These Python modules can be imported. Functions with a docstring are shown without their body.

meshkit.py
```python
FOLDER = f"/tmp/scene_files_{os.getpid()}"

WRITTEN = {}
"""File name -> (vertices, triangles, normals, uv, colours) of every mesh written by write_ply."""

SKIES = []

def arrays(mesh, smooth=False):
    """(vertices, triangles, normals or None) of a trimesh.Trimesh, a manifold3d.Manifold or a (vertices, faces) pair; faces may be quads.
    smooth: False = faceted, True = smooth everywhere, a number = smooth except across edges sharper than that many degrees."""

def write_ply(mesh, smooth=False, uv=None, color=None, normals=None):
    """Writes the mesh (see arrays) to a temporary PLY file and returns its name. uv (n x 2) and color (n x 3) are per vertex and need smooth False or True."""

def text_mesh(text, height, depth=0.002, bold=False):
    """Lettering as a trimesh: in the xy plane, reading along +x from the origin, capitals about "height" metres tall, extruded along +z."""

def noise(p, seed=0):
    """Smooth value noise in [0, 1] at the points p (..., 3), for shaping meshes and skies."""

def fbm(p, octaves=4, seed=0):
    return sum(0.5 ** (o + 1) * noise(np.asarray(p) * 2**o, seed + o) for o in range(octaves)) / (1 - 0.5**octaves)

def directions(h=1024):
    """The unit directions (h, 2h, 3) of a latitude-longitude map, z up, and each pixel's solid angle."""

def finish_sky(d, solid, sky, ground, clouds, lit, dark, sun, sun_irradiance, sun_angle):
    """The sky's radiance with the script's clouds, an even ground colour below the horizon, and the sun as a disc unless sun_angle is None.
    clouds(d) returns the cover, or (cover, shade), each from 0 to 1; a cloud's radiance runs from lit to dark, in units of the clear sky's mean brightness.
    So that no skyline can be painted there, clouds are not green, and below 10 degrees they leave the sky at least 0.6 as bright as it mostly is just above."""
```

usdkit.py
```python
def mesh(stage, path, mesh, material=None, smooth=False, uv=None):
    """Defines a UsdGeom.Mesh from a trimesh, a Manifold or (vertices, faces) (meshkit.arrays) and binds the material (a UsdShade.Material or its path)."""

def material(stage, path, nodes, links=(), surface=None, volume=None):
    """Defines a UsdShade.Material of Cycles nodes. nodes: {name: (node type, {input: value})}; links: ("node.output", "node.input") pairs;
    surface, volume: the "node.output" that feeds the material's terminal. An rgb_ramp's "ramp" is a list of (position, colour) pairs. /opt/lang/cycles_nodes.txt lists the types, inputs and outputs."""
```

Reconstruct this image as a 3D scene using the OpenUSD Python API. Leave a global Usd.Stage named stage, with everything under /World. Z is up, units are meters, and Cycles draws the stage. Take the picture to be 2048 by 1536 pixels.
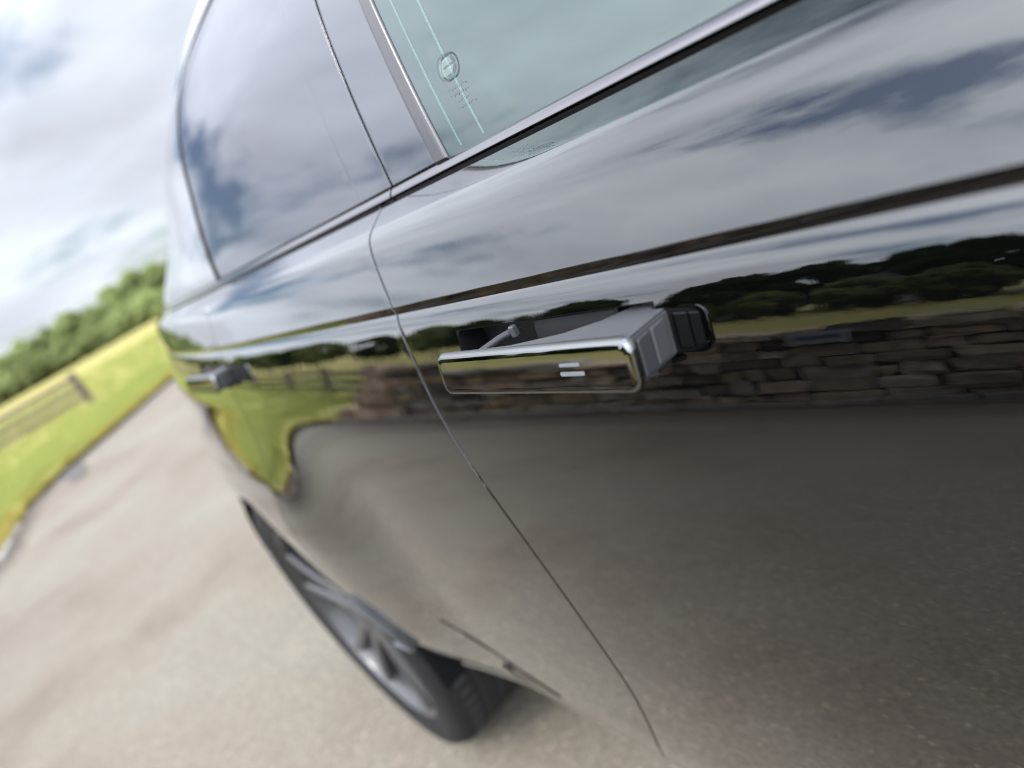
import math, random
import numpy as np, trimesh, usdkit, meshkit
from pxr import Usd, UsdGeom, UsdLux, UsdShade, Gf, Sdf, Vt
from shapely.geometry import Polygon, LineString, Point, box as sbox

stage = Usd.Stage.CreateInMemory()
UsdGeom.SetStageUpAxis(stage, UsdGeom.Tokens.z); UsdGeom.SetStageMetersPerUnit(stage, 1.0)
UsdGeom.Xform.Define(stage, '/World'); UsdGeom.Scope.Define(stage, '/World/Looks')
rng = np.random.default_rng(7)

# ------------------------------------------------------------------ camera
F, HC = 1420.0, 1.29                      # pixels for a 2048 wide picture, eye height
def camera_axes(vp=(0., 795.), slope=0.56):
    c = np.array([1024., 768.])
    Y = np.array([vp[0]-c[0], vp[1]-c[1], F]); Y /= np.linalg.norm(Y)
    k = -(slope*(vp[0]-c[0])+(vp[1]-c[1]))
    dn = np.array([slope, 1, k/F]); dn /= np.linalg.norm(dn)
    Z = -dn
    return np.array([np.cross(Y, Z), Y, Z])
A = camera_axes()
cam = UsdGeom.Camera.Define(stage, '/World/camera')
right, down, fwd = A[:, 0], A[:, 1], A[:, 2]
cam.AddTransformOp().Set(Gf.Matrix4d(*right, 0, *(-down), 0, *(-fwd), 0, 0, 0, HC, 1))
cam.CreateHorizontalApertureAttr(36.0); cam.CreateVerticalApertureAttr(27.0)
cam.CreateFocalLengthAttr(36.0*F/2048)
cam.CreateClippingRangeAttr(Gf.Vec2f(0.02, 3000))
cam.CreateFStopAttr(2.9); cam.CreateFocusDistanceAttr(0.52)
cam.CreateExposureAttr(0.22)

# ------------------------------------------------------------------ sky and sun
SUN_EL, SUN_AZ = math.radians(48), math.radians(256)        # azimuth atan2(x, y)
sun_dir = np.array([math.sin(SUN_AZ)*math.cos(SUN_EL), math.cos(SUN_AZ)*math.cos(SUN_EL), math.sin(SUN_EL)])
CL = 8.0
dome_mat = usdkit.material(stage, '/World/Looks/sky_air', {
    'tc': ('texture_coordinate', {}),
    'sky': ('sky_texture', {'sky_type': 'single_scattering', 'sun_disc': False, 'sun_elevation': SUN_EL, 'sun_rotation': SUN_AZ}),
    'sep': ('separate_xyz', {}),
    'zc': ('math', {'math_type': 'maximum', 'value2': 0.0}),
    'zo': ('math', {'math_type': 'add', 'value2': 0.16}),
    'px': ('math', {'math_type': 'divide'}), 'py': ('math', {'math_type': 'divide'}),
    'cmb': ('combine_xyz', {'z': 3.7}),
    'n1': ('noise_texture', {'scale': 1.15, 'detail': 7.0, 'roughness': 0.58, 'distortion': 0.12}),
    'n2': ('noise_texture', {'scale': 0.75, 'detail': 5.0, 'roughness': 0.5, 'distortion': 0.2}),
    'cov': ('rgb_ramp', {'ramp': [(0.0, (0, 0, 0)), (0.34, (0.05, 0.05, 0.05)), (0.47, (0.9, 0.9, 0.9)), (0.58, (1, 1, 1)), (1, (1, 1, 1))]}),
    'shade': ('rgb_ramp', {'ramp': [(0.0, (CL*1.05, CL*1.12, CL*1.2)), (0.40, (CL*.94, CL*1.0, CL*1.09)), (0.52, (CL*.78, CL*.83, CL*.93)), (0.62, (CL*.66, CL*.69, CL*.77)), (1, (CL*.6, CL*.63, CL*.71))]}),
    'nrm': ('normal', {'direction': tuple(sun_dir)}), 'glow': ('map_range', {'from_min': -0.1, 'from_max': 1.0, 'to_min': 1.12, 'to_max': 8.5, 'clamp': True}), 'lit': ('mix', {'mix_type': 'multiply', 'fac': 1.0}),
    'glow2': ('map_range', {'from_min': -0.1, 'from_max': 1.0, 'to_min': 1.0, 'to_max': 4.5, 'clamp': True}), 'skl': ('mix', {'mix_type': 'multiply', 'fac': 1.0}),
    'mixc': ('mix', {}),
    'bg': ('background_shader', {'strength': 0.1})},
    [('tc.generated', 'sep.vector'), ('sep.z', 'zc.value1'), ('zc.value', 'zo.value1'), ('sep.x', 'px.value1'), ('zo.value', 'px.value2'),
     ('sep.y', 'py.value1'), ('zo.value', 'py.value2'), ('px.value', 'cmb.x'), ('py.value', 'cmb.y'),
     ('cmb.vector', 'n1.vector'), ('cmb.vector', 'n2.vector'), ('n1.fac', 'cov.fac'), ('n2.fac', 'shade.fac'),
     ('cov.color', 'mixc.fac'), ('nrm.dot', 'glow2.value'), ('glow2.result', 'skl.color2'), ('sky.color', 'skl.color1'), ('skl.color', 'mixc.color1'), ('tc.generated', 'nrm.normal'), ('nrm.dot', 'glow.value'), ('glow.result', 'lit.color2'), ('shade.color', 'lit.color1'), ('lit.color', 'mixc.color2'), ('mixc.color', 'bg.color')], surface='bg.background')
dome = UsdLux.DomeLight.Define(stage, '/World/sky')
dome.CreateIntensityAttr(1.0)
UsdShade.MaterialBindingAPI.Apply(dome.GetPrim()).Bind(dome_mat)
dome.GetPrim().SetCustomDataByKey('kind', 'structure')
sun = UsdLux.DistantLight.Define(stage, '/World/sun')
sun.CreateNormalizeAttr(True); sun.CreateIntensityAttr(0.4); sun.CreateAngleAttr(12.0); sun.CreateColorAttr(Gf.Vec3f(1, .96, .89))
zc = sun_dir; xc = np.cross([0, 0, 1.], zc); xc /= np.linalg.norm(xc); yc = np.cross(zc, xc)
sun.AddTransformOp().Set(Gf.Matrix4d(*xc, 0, *yc, 0, *zc, 0, 0, 0, 0, 1))

# ------------------------------------------------------------------ helpers
used = {}
def path_for(name, parent=None):
    base = (str(parent.GetPath()) if parent is not None else '/World') + '/' + name
    n = used.get(base, -1)+1; used[base] = n
    return base if n == 0 else f'{base}_{n:03d}'
def obj(name, mesh, mat, parent=None, smooth=False):
    return usdkit.mesh(stage, path_for(name, parent), mesh, mat, smooth=smooth).GetPrim()
def tag(p, label=None, cat=None, group=None, kind=None):
    for k, v in (('label', label), ('category', cat), ('group', group), ('kind', kind)):
        if v: p.SetCustomDataByKey(k, v)
    return p
def thing(name, label, cat, loc=(0, 0, 0), rotz=0, scale=None, group=None):
    x = UsdGeom.Xform.Define(stage, path_for(name)); x.AddTranslateOp().Set(Gf.Vec3d(*map(float, loc))); x.AddRotateZOp().Set(float(rotz))
    if scale is not None: x.AddScaleOp().Set(Gf.Vec3f(*map(float, scale)))
    return tag(x.GetPrim(), label, cat, group)
def copy_of(src, label, loc, rotz=0, scale=None, group=None):
    p = thing(src.GetName().split('_0')[0], label, src.GetCustomDataByKey('category'), loc, rotz, scale, group)
    p.GetReferences().AddInternalReference(src.GetPath()); p.SetInstanceable(True)
    tag(p, label, src.GetCustomDataByKey('category'), group)
    return p
def quads(nr, nc, off=0, keep=None, flip=False):
    i, j = np.meshgrid(np.arange(nr-1), np.arange(nc-1), indexing='ij')
    if keep is not None: i, j = i[keep], j[keep]
    a = off+i.ravel()*nc+j.ravel()
    q = np.stack([a, a+1, a+nc+1, a+nc], 1)
    if flip: q = q[:, ::-1]
    return np.vstack([q[:, [0, 1, 2]], q[:, [0, 2, 3]]])
def rbox(x0, y0, z0, x1, y1, z1, r=0.0):
    """box with chamfered edges"""
    if r <= 0:
        m = trimesh.creation.box([x1-x0, y1-y0, z1-z0]); m.apply_translation([(x0+x1)/2, (y0+y1)/2, (z0+z1)/2]); return m
    P = []
    for sx in (0, 1):
        for sy in (0, 1):
            for sz in (0, 1):
                c = np.array([[x0, x1][sx], [y0, y1][sy], [z0, z1][sz]]); s = np.array([1-2*sx, 1-2*sy, 1-2*sz])
                for k in range(3):
                    d = np.full(3, r); d[k] = 0; P.append(c+s*d)
    return trimesh.convex.convex_hull(np.array(P))
cat = trimesh.util.concatenate
def tube(pts, r, n=8):
    pts = np.asarray(pts, float); t = np.gradient(pts, axis=0); t /= np.linalg.norm(t, axis=1, keepdims=True)
    up = np.array([0, 0, 1.]) if abs(t[0, 2]) < .9 else np.array([1., 0, 0])
    a = np.cross(t, up); a /= np.linalg.norm(a, axis=1, keepdims=True); b = np.cross(t, a)
    ang = np.linspace(0, 2*np.pi, n, endpoint=False)
    rr = np.broadcast_to(r, len(pts))
    V = pts[:, None]+rr[:, None, None]*(np.cos(ang)[None, :, None]*a[:, None]+np.sin(ang)[None, :, None]*b[:, None])
    f = []
    for i in range(len(pts)-1):
        for j in range(n):
            k = (j+1) % n; f += [[i*n+j, i*n+k, (i+1)*n+k], [i*n+j, (i+1)*n+k, (i+1)*n+j]]
    V = V.reshape(-1, 3); m = len(V)
    V = np.vstack([V, pts[0], pts[-1]])
    for j in range(n):
        k = (j+1) % n; f += [[m, k, j], [m+1, (len(pts)-1)*n+j, (len(pts)-1)*n+k]]
    return trimesh.Trimesh(V, f, process=False)

# ------------------------------------------------------------------ materials
def mat(name, color, rough=0.6, **kw):
    return usdkit.material(stage, '/World/Looks/'+name, {'p': ('principled_bsdf', {'base_color': color, 'roughness': rough, **kw})}, surface='p.BSDF')
def noisy(name, stops, scale, rough=0.8, detail=4.0, bump=0.0, bscale=None, bdist=0.01, coord='geometry.position', vary=0.0, spec=0.5, **kw):
    n = {'g': ('geometry', {}), 'tc': ('texture_coordinate', {}), 'n': ('noise_texture', {'scale': scale, 'detail': detail, 'roughness': 0.6}),
         'r': ('rgb_ramp', {'ramp': stops}), 'p': ('principled_bsdf', {'roughness': rough, 'specular_ior_level': spec, **kw})}
    src = 'g.position' if coord.startswith('geom') else 'tc.object'
    l = [(src, 'n.vector'), ('n.fac', 'r.fac')]
    out = 'r.color'
    if vary:
        n['oi'] = ('object_info', {}); n['mr'] = ('map_range', {'to_min': 1-vary, 'to_max': 1+vary}); n['hv'] = ('hsv', {})
        l += [('oi.random', 'mr.value'), ('mr.result', 'hv.value'), ('r.color', 'hv.color')]; out = 'hv.color'
    l.append((out, 'p.base_color'))
    if bump:
        n['n2'] = ('noise_texture', {'scale': bscale or scale*3, 'detail': 6.0}); n['b'] = ('bump', {'strength': bump, 'distance': bdist})
        l += [(src, 'n2.vector'), ('n2.fac', 'b.height'), ('b.normal', 'p.normal')]
    return usdkit.material(stage, '/World/Looks/'+name, n, l, surface='p.BSDF')

M = {}
M['paint'] = usdkit.material(stage, '/World/Looks/black_paint', {
    'g': ('geometry', {}), 'n': ('noise_texture', {'scale': 90.0, 'detail': 2.0}), 'b': ('bump', {'strength': 0.012, 'distance': 0.002}),
    'p': ('principled_bsdf', {'base_color': (.0003, .0003, .0003), 'roughness': 0.02, 'ior': 1.33, 'coat_weight': 1.0, 'coat_roughness': 0.006, 'coat_ior': 1.5})},
    [('g.position', 'n.vector'), ('n.fac', 'b.height'), ('b.normal', 'p.normal'), ('b.normal', 'p.coat_normal')], surface='p.BSDF')
M['gloss'] = mat('gloss_black', (.0005, .0005, .0005), 0.02, ior=1.6, coat_weight=1.0, coat_roughness=0.006, coat_ior=1.5)
M['trim'] = mat('bright_black_trim', (.12, .114, .12), 0.12, metallic=1.0)
M['chrome'] = mat('satin_chrome', (.075, .072, .072), 0.2, metallic=1.0)
M['plate'] = mat('dark_chrome', (.155, .155, .155), 0.03, metallic=1.0)
M['silver'] = mat('silver_grey_plastic', (.024, .025, .0265), 0.42, metallic=0.2)
M['silver_dark'] = mat('dark_grey_plastic', (.010, .0105, .0115), 0.45)
M['black_plastic'] = mat('black_plastic', (.002, .002, .0025), 0.38)
M['pocket'] = mat('pocket_grey', (.0022, .0022, .0025), 0.45, specular_ior_level=.3)
M['rubber'] = mat('black_rubber', (.004, .004, .0042), 0.62)
M['liner'] = mat('matt_black', (.0025, .0025, .0025), 0.9, specular_ior_level=0.1)
M['cabin'] = mat('dark_leather', (.02, .019, .018), 0.6)
M['marks'] = mat('lock_mark_grey', (.075, .078, .082), 0.4)
M['tyre'] = noisy('tyre_rubber', [(0, (.007, .0068, .0065)), (1, (.017, .016, .0155))], 30, 0.85, spec=.12, bump=.3, bscale=120, bdist=.002)
M['rim'] = mat('alloy_silver', (.05, .048, .048), 0.42, metallic=0.8, coat_weight=.3)
M['rim_dark'] = mat('alloy_dark_grey', (.015, .015, .016), 0.4, metallic=0.6)  # darker grey alloy of the barrel and brake disc
M['lamp'] = mat('lamp_lens', (.25, .02, .02), 0.08, coat_weight=1.0)
def pane(name, tcol, rcol, ior):
    return usdkit.material(stage, '/World/Looks/'+name, {
        't': ('transparent_bsdf', {'color': tcol}), 'g': ('glossy_bsdf', {'color': rcol, 'roughness': 0.004, 'distribution': 'ggx'}),
        'f': ('fresnel', {'IOR': ior}), 'm': ('mix_closure', {})},
        [('f.fac', 'm.fac'), ('t.BSDF', 'm.closure1'), ('g.BSDF', 'm.closure2')], surface='m.closure')
M['glass'] = pane('green_glass', (.018, .024, .022), (.75, .87, .845), 1.88)
M['privacy'] = pane('privacy_glass', (.03, .03, .033), (.95, .95, 1.0), 1.85)
def veil(name, col, fac):
    return usdkit.material(stage, '/World/Looks/'+name, {'t': ('transparent_bsdf', {'color': (1, 1, 1)}), 'd': ('diffuse_bsdf', {'color': col}), 'm': ('mix_closure', {'fac': fac})},
        [('t.BSDF', 'm.closure1'), ('d.BSDF', 'm.closure2')], surface='m.closure')
M['glass_line'] = veil('glass_edge_green', (.22, .34, .29), .075)
M['etch_light'] = veil('etched_pale', (.12, .14, .13), .14)
M['etch'] = veil('etched_grey', (.03, .036, .034), .35)

M['road'] = usdkit.material(stage, '/World/Looks/old_asphalt', {
    'g': ('geometry', {}),
    'n': ('noise_texture', {'scale': 0.55, 'detail': 7.0, 'roughness': 0.62}), 'r': ('rgb_ramp', {'ramp': [(0.32, (.094, .071, .052)), (.48, (.132, .112, .086)), (.56, (.136, .121, .095)), (.7, (.167, .147, .115))]}),
    'v': ('voronoi_texture', {'scale': 130.0}), 'vr': ('rgb_ramp', {'ramp': [(0, (.75, .74, .73)), (.4, (.92, .91, .90)), (.8, (1.06, 1.05, 1.03)), (.955, (1.18, 1.16, 1.12)), (.975, (1.35, 1.31, 1.24)), (1, (1.9, 1.82, 1.7))]}),
    's': ('separate_color', {}), 'm': ('mix', {'mix_type': 'multiply', 'fac': 1.0}),
    'n3': ('noise_texture', {'scale': 60.0, 'detail': 4.0}), 'b': ('bump', {'strength': 0.5, 'distance': 0.006}),
    'p': ('principled_bsdf', {'roughness': 0.82, 'specular_ior_level': .3})},
    [('g.position', 'n.vector'), ('n.fac', 'r.fac'), ('g.position', 'v.vector'), ('v.color', 's.color'), ('s.r', 'vr.fac'), ('r.color', 'm.color1'), ('vr.color', 'm.color2'), ('m.color', 'p.base_color'),
     ('g.position', 'n3.vector'), ('n3.fac', 'b.height'), ('b.normal', 'p.normal')], surface='p.BSDF')
M['field'] = noisy('field_grass', [(0.3, (.17, .165, .04)), (.5, (.235, .205, .062)), (.7, (.27, .22, .076))], 0.16, 0.9, detail=7.0, bump=.6, bscale=6, bdist=.1, spec=.15)
M['verge'] = noisy('verge_grass', [(0.3, (.19, .205, .055)), (.5, (.265, .26, .08)), (.7, (.32, .265, .11))], 0.9, 0.9, detail=6.0, bump=.6, bscale=12, bdist=.05, spec=.15)
M['blade'] = usdkit.material(stage, '/World/Looks/grass_blade', {
    'oi': ('geometry', {}), 'r': ('rgb_ramp', {'ramp': [(0, (.21, .225, .065)), (.5, (.30, .29, .095)), (.85, (.38, .32, .135)), (1, (.39, .26, .13))]}),
    'd': ('diffuse_bsdf', {}), 't': ('translucent_bsdf', {}), 'm': ('mix_closure', {'fac': 0.4})},
    [('oi.random_per_island', 'r.fac'), ('r.color', 'd.color'), ('r.color', 't.color'), ('d.BSDF', 'm.closure1'), ('t.BSDF', 'm.closure2')], surface='m.closure')
M['fringe'] = usdkit.material(stage, '/World/Looks/rusty_fringe', {
    'oi': ('geometry', {}), 'r': ('rgb_ramp', {'ramp': [(0, (.24, .20, .05)), (.5, (.34, .22, .07)), (1, (.36, .19, .07))]}),
    'd': ('diffuse_bsdf', {}), 't': ('translucent_bsdf', {}), 'm': ('mix_closure', {'fac': 0.35})},
    [('oi.random_per_island', 'r.fac'), ('r.color', 'd.color'), ('r.color', 't.color'), ('d.BSDF', 'm.closure1'), ('t.BSDF', 'm.closure2')], surface='m.closure')
def leafmat(name, a, b, c):
    return usdkit.material(stage, '/World/Looks/'+name, {
        'g': ('geometry', {}), 'r': ('rgb_ramp', {'ramp': [(0, a), (.5, b), (1, c)]}), 'oi': ('object_info', {}), 'mr': ('map_range', {'to_min': .75, 'to_max': 1.25}), 'hv': ('hsv', {}),
        'd': ('diffuse_bsdf', {}), 't': ('translucent_bsdf', {}), 'm': ('mix_closure', {'fac': 0.3})},
        [('g.random_per_island', 'r.fac'), ('r.color', 'hv.color'), ('oi.random', 'mr.value'), ('mr.result', 'hv.value'), ('hv.color', 'd.color'), ('hv.color', 't.color'), ('d.BSDF', 'm.closure1'), ('t.BSDF', 'm.closure2')], surface='m.closure')
M['leaf'] = leafmat('leaf_green', (.175, .205, .08), (.225, .255, .11), (.27, .285, .14))
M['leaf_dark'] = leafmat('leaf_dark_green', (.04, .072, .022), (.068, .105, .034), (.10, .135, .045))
M['bark'] = noisy('bark', [(0, (.05, .04, .03)), (1, (.13, .11, .085))], 14, 0.9, bump=.5)
M['wood'] = noisy('weathered_fence_wood', [(0.2, (.045, .028, .025)), (1, (.095, .064, .058))], 9, 0.85, bump=.4, coord='object', vary=.2)
STONE = [noisy(f'gritstone_{n}', [(0.25, tuple(.6*np.array(c))), (.5, c), (.75, tuple(1.35*np.array(c)))], 9, .9, bump=.7, bscale=24, bdist=.02, vary=.25, spec=.2)
         for n, c in (('brown', (.25, .195, .135)), ('dark', (.12, .10, .08)), ('grey', (.26, .228, .185)), ('ochre', (.34, .25, .16)), ('pink', (.33, .24, .18)))]
M['sandstone'] = noisy('pale_sandstone', [(0.25, (.20, .14, .10)), (.5, (.33, .24, .17)), (.8, (.42, .31, .23))], 6, .9, bump=.6, bscale=24, bdist=.02, vary=.2, spec=.2)
M['kerb'] = noisy('kerb_stone', [(0.25, (.12, .105, .09)), (.5, (.2, .18, .16)), (.8, (.27, .25, .22))], 5, .9, bump=.5, bscale=30, bdist=.01, vary=.15, spec=.2)
M['mortar'] = noisy('wall_core', [(0, (.02, .018, .015)), (1, (.045, .04, .032))], 6, .95, spec=.1)
M['gutter'] = noisy('gutter_silt', [(0.3, (.07, .055, .045)), (.7, (.15, .125, .10))], 3, .9, spec=.2)
M['white'] = noisy('white_render', [(0, (.62, .61, .58)), (1, (.78, .77, .74))], 2, .8)
M['slate'] = noisy('slate_roof', [(0, (.06, .06, .07)), (1, (.13, .13, .14))], 3, .7, bump=.4)
M['window_dark'] = mat('house_window_glass', (.02, .022, .025), .08)
M['sign'] = mat('sign_enamel_white', (.20, .205, .22), .4)
M['sign_blue'] = mat('sign_enamel_blue', (.05, .065, .12), .4)

# ------------------------------------------------------------------ ground
EDGE = [(-18.4, -40), (-2.5, 5.0), (-2.05, 6.35), (-1.65, 7.1), (-1.1, 7.45), (-.82, 8.0), (-.5, 10.4), (.1, 11.75), (.62, 12.5), (1.4, 13.6), (2.45, 15.3), (5.2, 19), (11, 25), (30, 40), (70, 66)]
edge = LineString(EDGE)
def sample(line, step):
    L = line.length; return np.array([line.interpolate(d).coords[0] for d in np.arange(0, L, step)])
def fbm(p): return np.asarray(meshkit.fbm(np.asarray(p, float)))
def terrain():
    xs = np.concatenate([-np.geomspace(900, 34, 26), np.arange(-33, 34, 1.5), np.geomspace(34, 900, 26)])
    ys = np.concatenate([-np.geomspace(900, 62, 22), np.arange(-60, 60, 1.5), np.geomspace(60, 1200, 34)])
    X, Y = np.meshgrid(xs, ys)
    P = np.stack([X, Y], -1).reshape(-1, 2)
    road = Polygon(EDGE+[(90, 40), (9, 3), (7.5, -42), (-19, -42)])
    d = np.array([road.distance(Point(p)) for p in P])
    r = np.hypot(P[:, 0], P[:, 1])
    z = np.where(d < .01, -.12, -.12+np.minimum(d, 1.6)/1.6*.17)+np.clip(-P[:, 0]-7, 0, 70)*.030*np.clip((30-P[:, 1])/25+1, 0, 1)
    q = np.c_[P*.05, np.zeros(len(P))]
    z = z+np.clip((r-14)/40, 0, 1)*(fbm(q)-.1)*.5+np.clip((r-160)/500, 0, 1)*18
    V = np.c_[P, z]
    return trimesh.Trimesh(V, quads(len(ys), len(xs)), process=False), road
terr, road_poly = terrain()
tag(obj('field', terr, M['field'], smooth=True), kind='structure', label='yellow green meadow running up to the trees')
v, f = trimesh.creation.triangulate_polygon(road_poly, engine='earcut')
tag(obj('road', (np.c_[v, np.zeros(len(v))], f), M['road']), kind='structure', label='pale worn asphalt lane beside the car')
def ribbon(line, o0, o1, z0, z1, step=.25, wob=0.0):
    p = sample(line, step); t = np.gradient(p, axis=0); t /= np.linalg.norm(t, axis=1, keepdims=True)
    n = np.c_[-t[:, 1], t[:, 0]]
    w = wob*fbm(np.c_[p*1.2, np.zeros(len(p))])[:, None] if wob else 0
    a, b = p+n*(o0+w), p+n*(o1+w)
    V = np.vstack([np.c_[a, np.full(len(a), z0)], np.c_[b, np.full(len(b), z1)]]); k = len(a)
    i = np.arange(k-1)
    f = np.vstack([np.c_[i, i+1, i+k+1], np.c_[i, i+k+1, i+k]])
    if o1 > o0: pass
    else: f = f[:, ::-1]
    return trimesh.Trimesh(V, f, process=False)
near = LineString([(-6.7, -7)]+EDGE[1:13])
tag(obj('gutter', ribbon(near, -.16, .03, .004, .006, wob=.05), M['gutter']), kind='structure')
tag(obj('grass_verge', ribbon(LineString([(-2.1, 6.2)]+EDGE[2:13]), .12, 2.6, .07, .10, step=.4), M['verge'], smooth=True), kind='structure', label='bright green verge between the lane and the fence')

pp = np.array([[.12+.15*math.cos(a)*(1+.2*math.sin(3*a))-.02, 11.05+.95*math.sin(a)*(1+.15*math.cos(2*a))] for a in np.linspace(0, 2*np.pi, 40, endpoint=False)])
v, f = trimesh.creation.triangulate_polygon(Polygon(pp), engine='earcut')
tag(obj('mud_patch', (np.c_[v, np.full(len(v), .010)], f), mat('patch_brown', (.045, .036, .030), .8)), 'dark brown patch at the lane edge below the fence', 'mud patch', kind='stuff')  # flat brown polygon, darker than the asphalt around it
# kerb stones
kerb = tag(UsdGeom.Xform.Define(stage, '/World/kerb').GetPrim(), 'low grey kerb stones edging the lane', None, kind='structure')
KL = LineString([(-6.7, -7)]+EDGE[1:9]); d = 0.0; i = 0
while d < KL.length-1 and i < 60:
    L = rng.uniform(.35, .62); p = np.array(KL.interpolate(d+L/2).coords[0]); q = np.array(KL.interpolate(d+L/2+.05).coords[0]); t = (q-p)/np.linalg.norm(q-p)
    m = rbox(-L/2+.008, 0.0, -.1, L/2-.008, .13, .055+rng.uniform(-.012, .02), .012)
    m.apply_transform(trimesh.transformations.rotation_matrix(math.atan2(t[1], t[0])+rng.normal(0, .02), [0, 0, 1])); m.apply_translation([p[0], p[1], 0])
    if p[1] < 6.9 or 7.9 < p[1] < 9.4: obj('kerb_stone', m, M['kerb'], kerb)
    d += L; i += 1

# ------------------------------------------------------------------ stone wall
WX0, WX1, WY0, WY1 = -.36, 0.0, -12.6, 0.0
wall = thing('stone_wall', 'low dry stone wall of dark brown gritstone across the lane from the car, mirrored in its doors', 'wall', (-2.26, 6.0, 0), -19.3)
obj('wall_core', rbox(WX0+.05, WY0, -.1, WX1-.05, WY1-.05, .86), M['mortar'], wall)
def stone(x0, y0, z0, x1, y1, z1):
    m = rbox(x0, y0, z0, x1, y1, z1, .02)
    c = m.vertices.mean(0)
    m.vertices = m.vertices+rng.normal(0, .013, m.vertices.shape)
    return m
z = 0.02
for hgt in (.13, .17, .16, .14, .13, .12):
    y = WY0
    while y < WY1:
        L = min(rng.choice([rng.uniform(.12, .26), rng.uniform(.2, .46)])*(1.25 if y < -7 else 1), WY1-y+.05)
        if L < .1: break
        px = rng.normal(0, .018)
        obj('stone', stone(WX0+.1, y+.008, z+.006, WX1+px, y+L-.008, z+hgt-.004+rng.normal(0, .016)), STONE[rng.choice(5, p=[.30, .26, .22, .12, .10])], wall); y += L
    z += hgt
y = WY0
while y < WY1-.1:                        # copings set on edge
    L = min(rng.uniform(.2, .6), WY1-y)
    obj('coping_stone', stone(WX0-.02, y+.006, z+.004, WX1+.03, y+L-.006, z+rng.uniform(.07, .14)), STONE[rng.choice(3, p=[.4, .4, .2])], wall); y += L
# the tumbled sandstone end
for k, (yy, zz, s) in enumerate([(.0, .0, .36), (.32, .0, .3), (.02, .27, .33), (.28, .25, .24), (.0, .52, .3), (.05, .74, .24), (.62, .0, .22)]):
    obj('end_stone', stone(WX0, yy, zz+.02, WX1+.04+.02*k % .05, yy+s, zz+.02+.24), M['sandstone'], wall)
sg = thing('wall_sign', 'small white and blue enamel sign fixed near the top of the stone wall', 'sign', (-3.44, 2.42, .86), -19.3)
obj('sign_plate', rbox(0, -.18, -.07, .012, .18, .07, .003), M['sign'], sg)
obj('sign_band', rbox(.0125, -.14, -.015, .015, .14, .03), M['sign_blue'], sg)
obj('sign_bracket', rbox(-.06, -.15, -.02, -.002, -.12, .02), M['silver'], sg); obj('sign_bracket', rbox(-.06, .12, -.02, -.002, .15, .02), M['silver'], sg)

# ------------------------------------------------------------------ fence
FP = [(-3.3, 8.6), (-4.1, 12.2), (-4.5, 15.4), (-4.5, 18.8), (-3.2, 21.6), (-.86, 21.7), (1.5, 20.9)]
fence = thing('wooden_fence', 'weathered wooden post and rail fence behind the verge, ending in one stout post', 'fence')
for i, (x, y) in enumerate(FP):
    hgt = 1.0 if i < len(FP)-1 else .98
    w = .055 if i < len(FP)-1 else .085
    m = rbox(x-w, y-w, -.15, x+w, y+w, hgt, .012); obj('post', m, M['wood'], fence)
for (a, b) in zip(FP[:-1], FP[1:]):
    a, b = np.array(a), np.array(b); L = np.linalg.norm(b-a); ang = math.atan2(*(b-a)[::-1])
    for zz in (.32, .58, .84):
        m = rbox(-.02, -.02, -.06, L+.02, .02, .06, .006)
        m.apply_transform(trimesh.transformations.rotation_matrix(ang, [0, 0, 1])); n = np.array([math.sin(ang), -math.cos(ang)])*.075
        m.apply_translation([a[0]+n[0], a[1]+n[1], zz+rng.normal(0, .012)]); obj('rail', m, M['wood'], fence)

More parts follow.
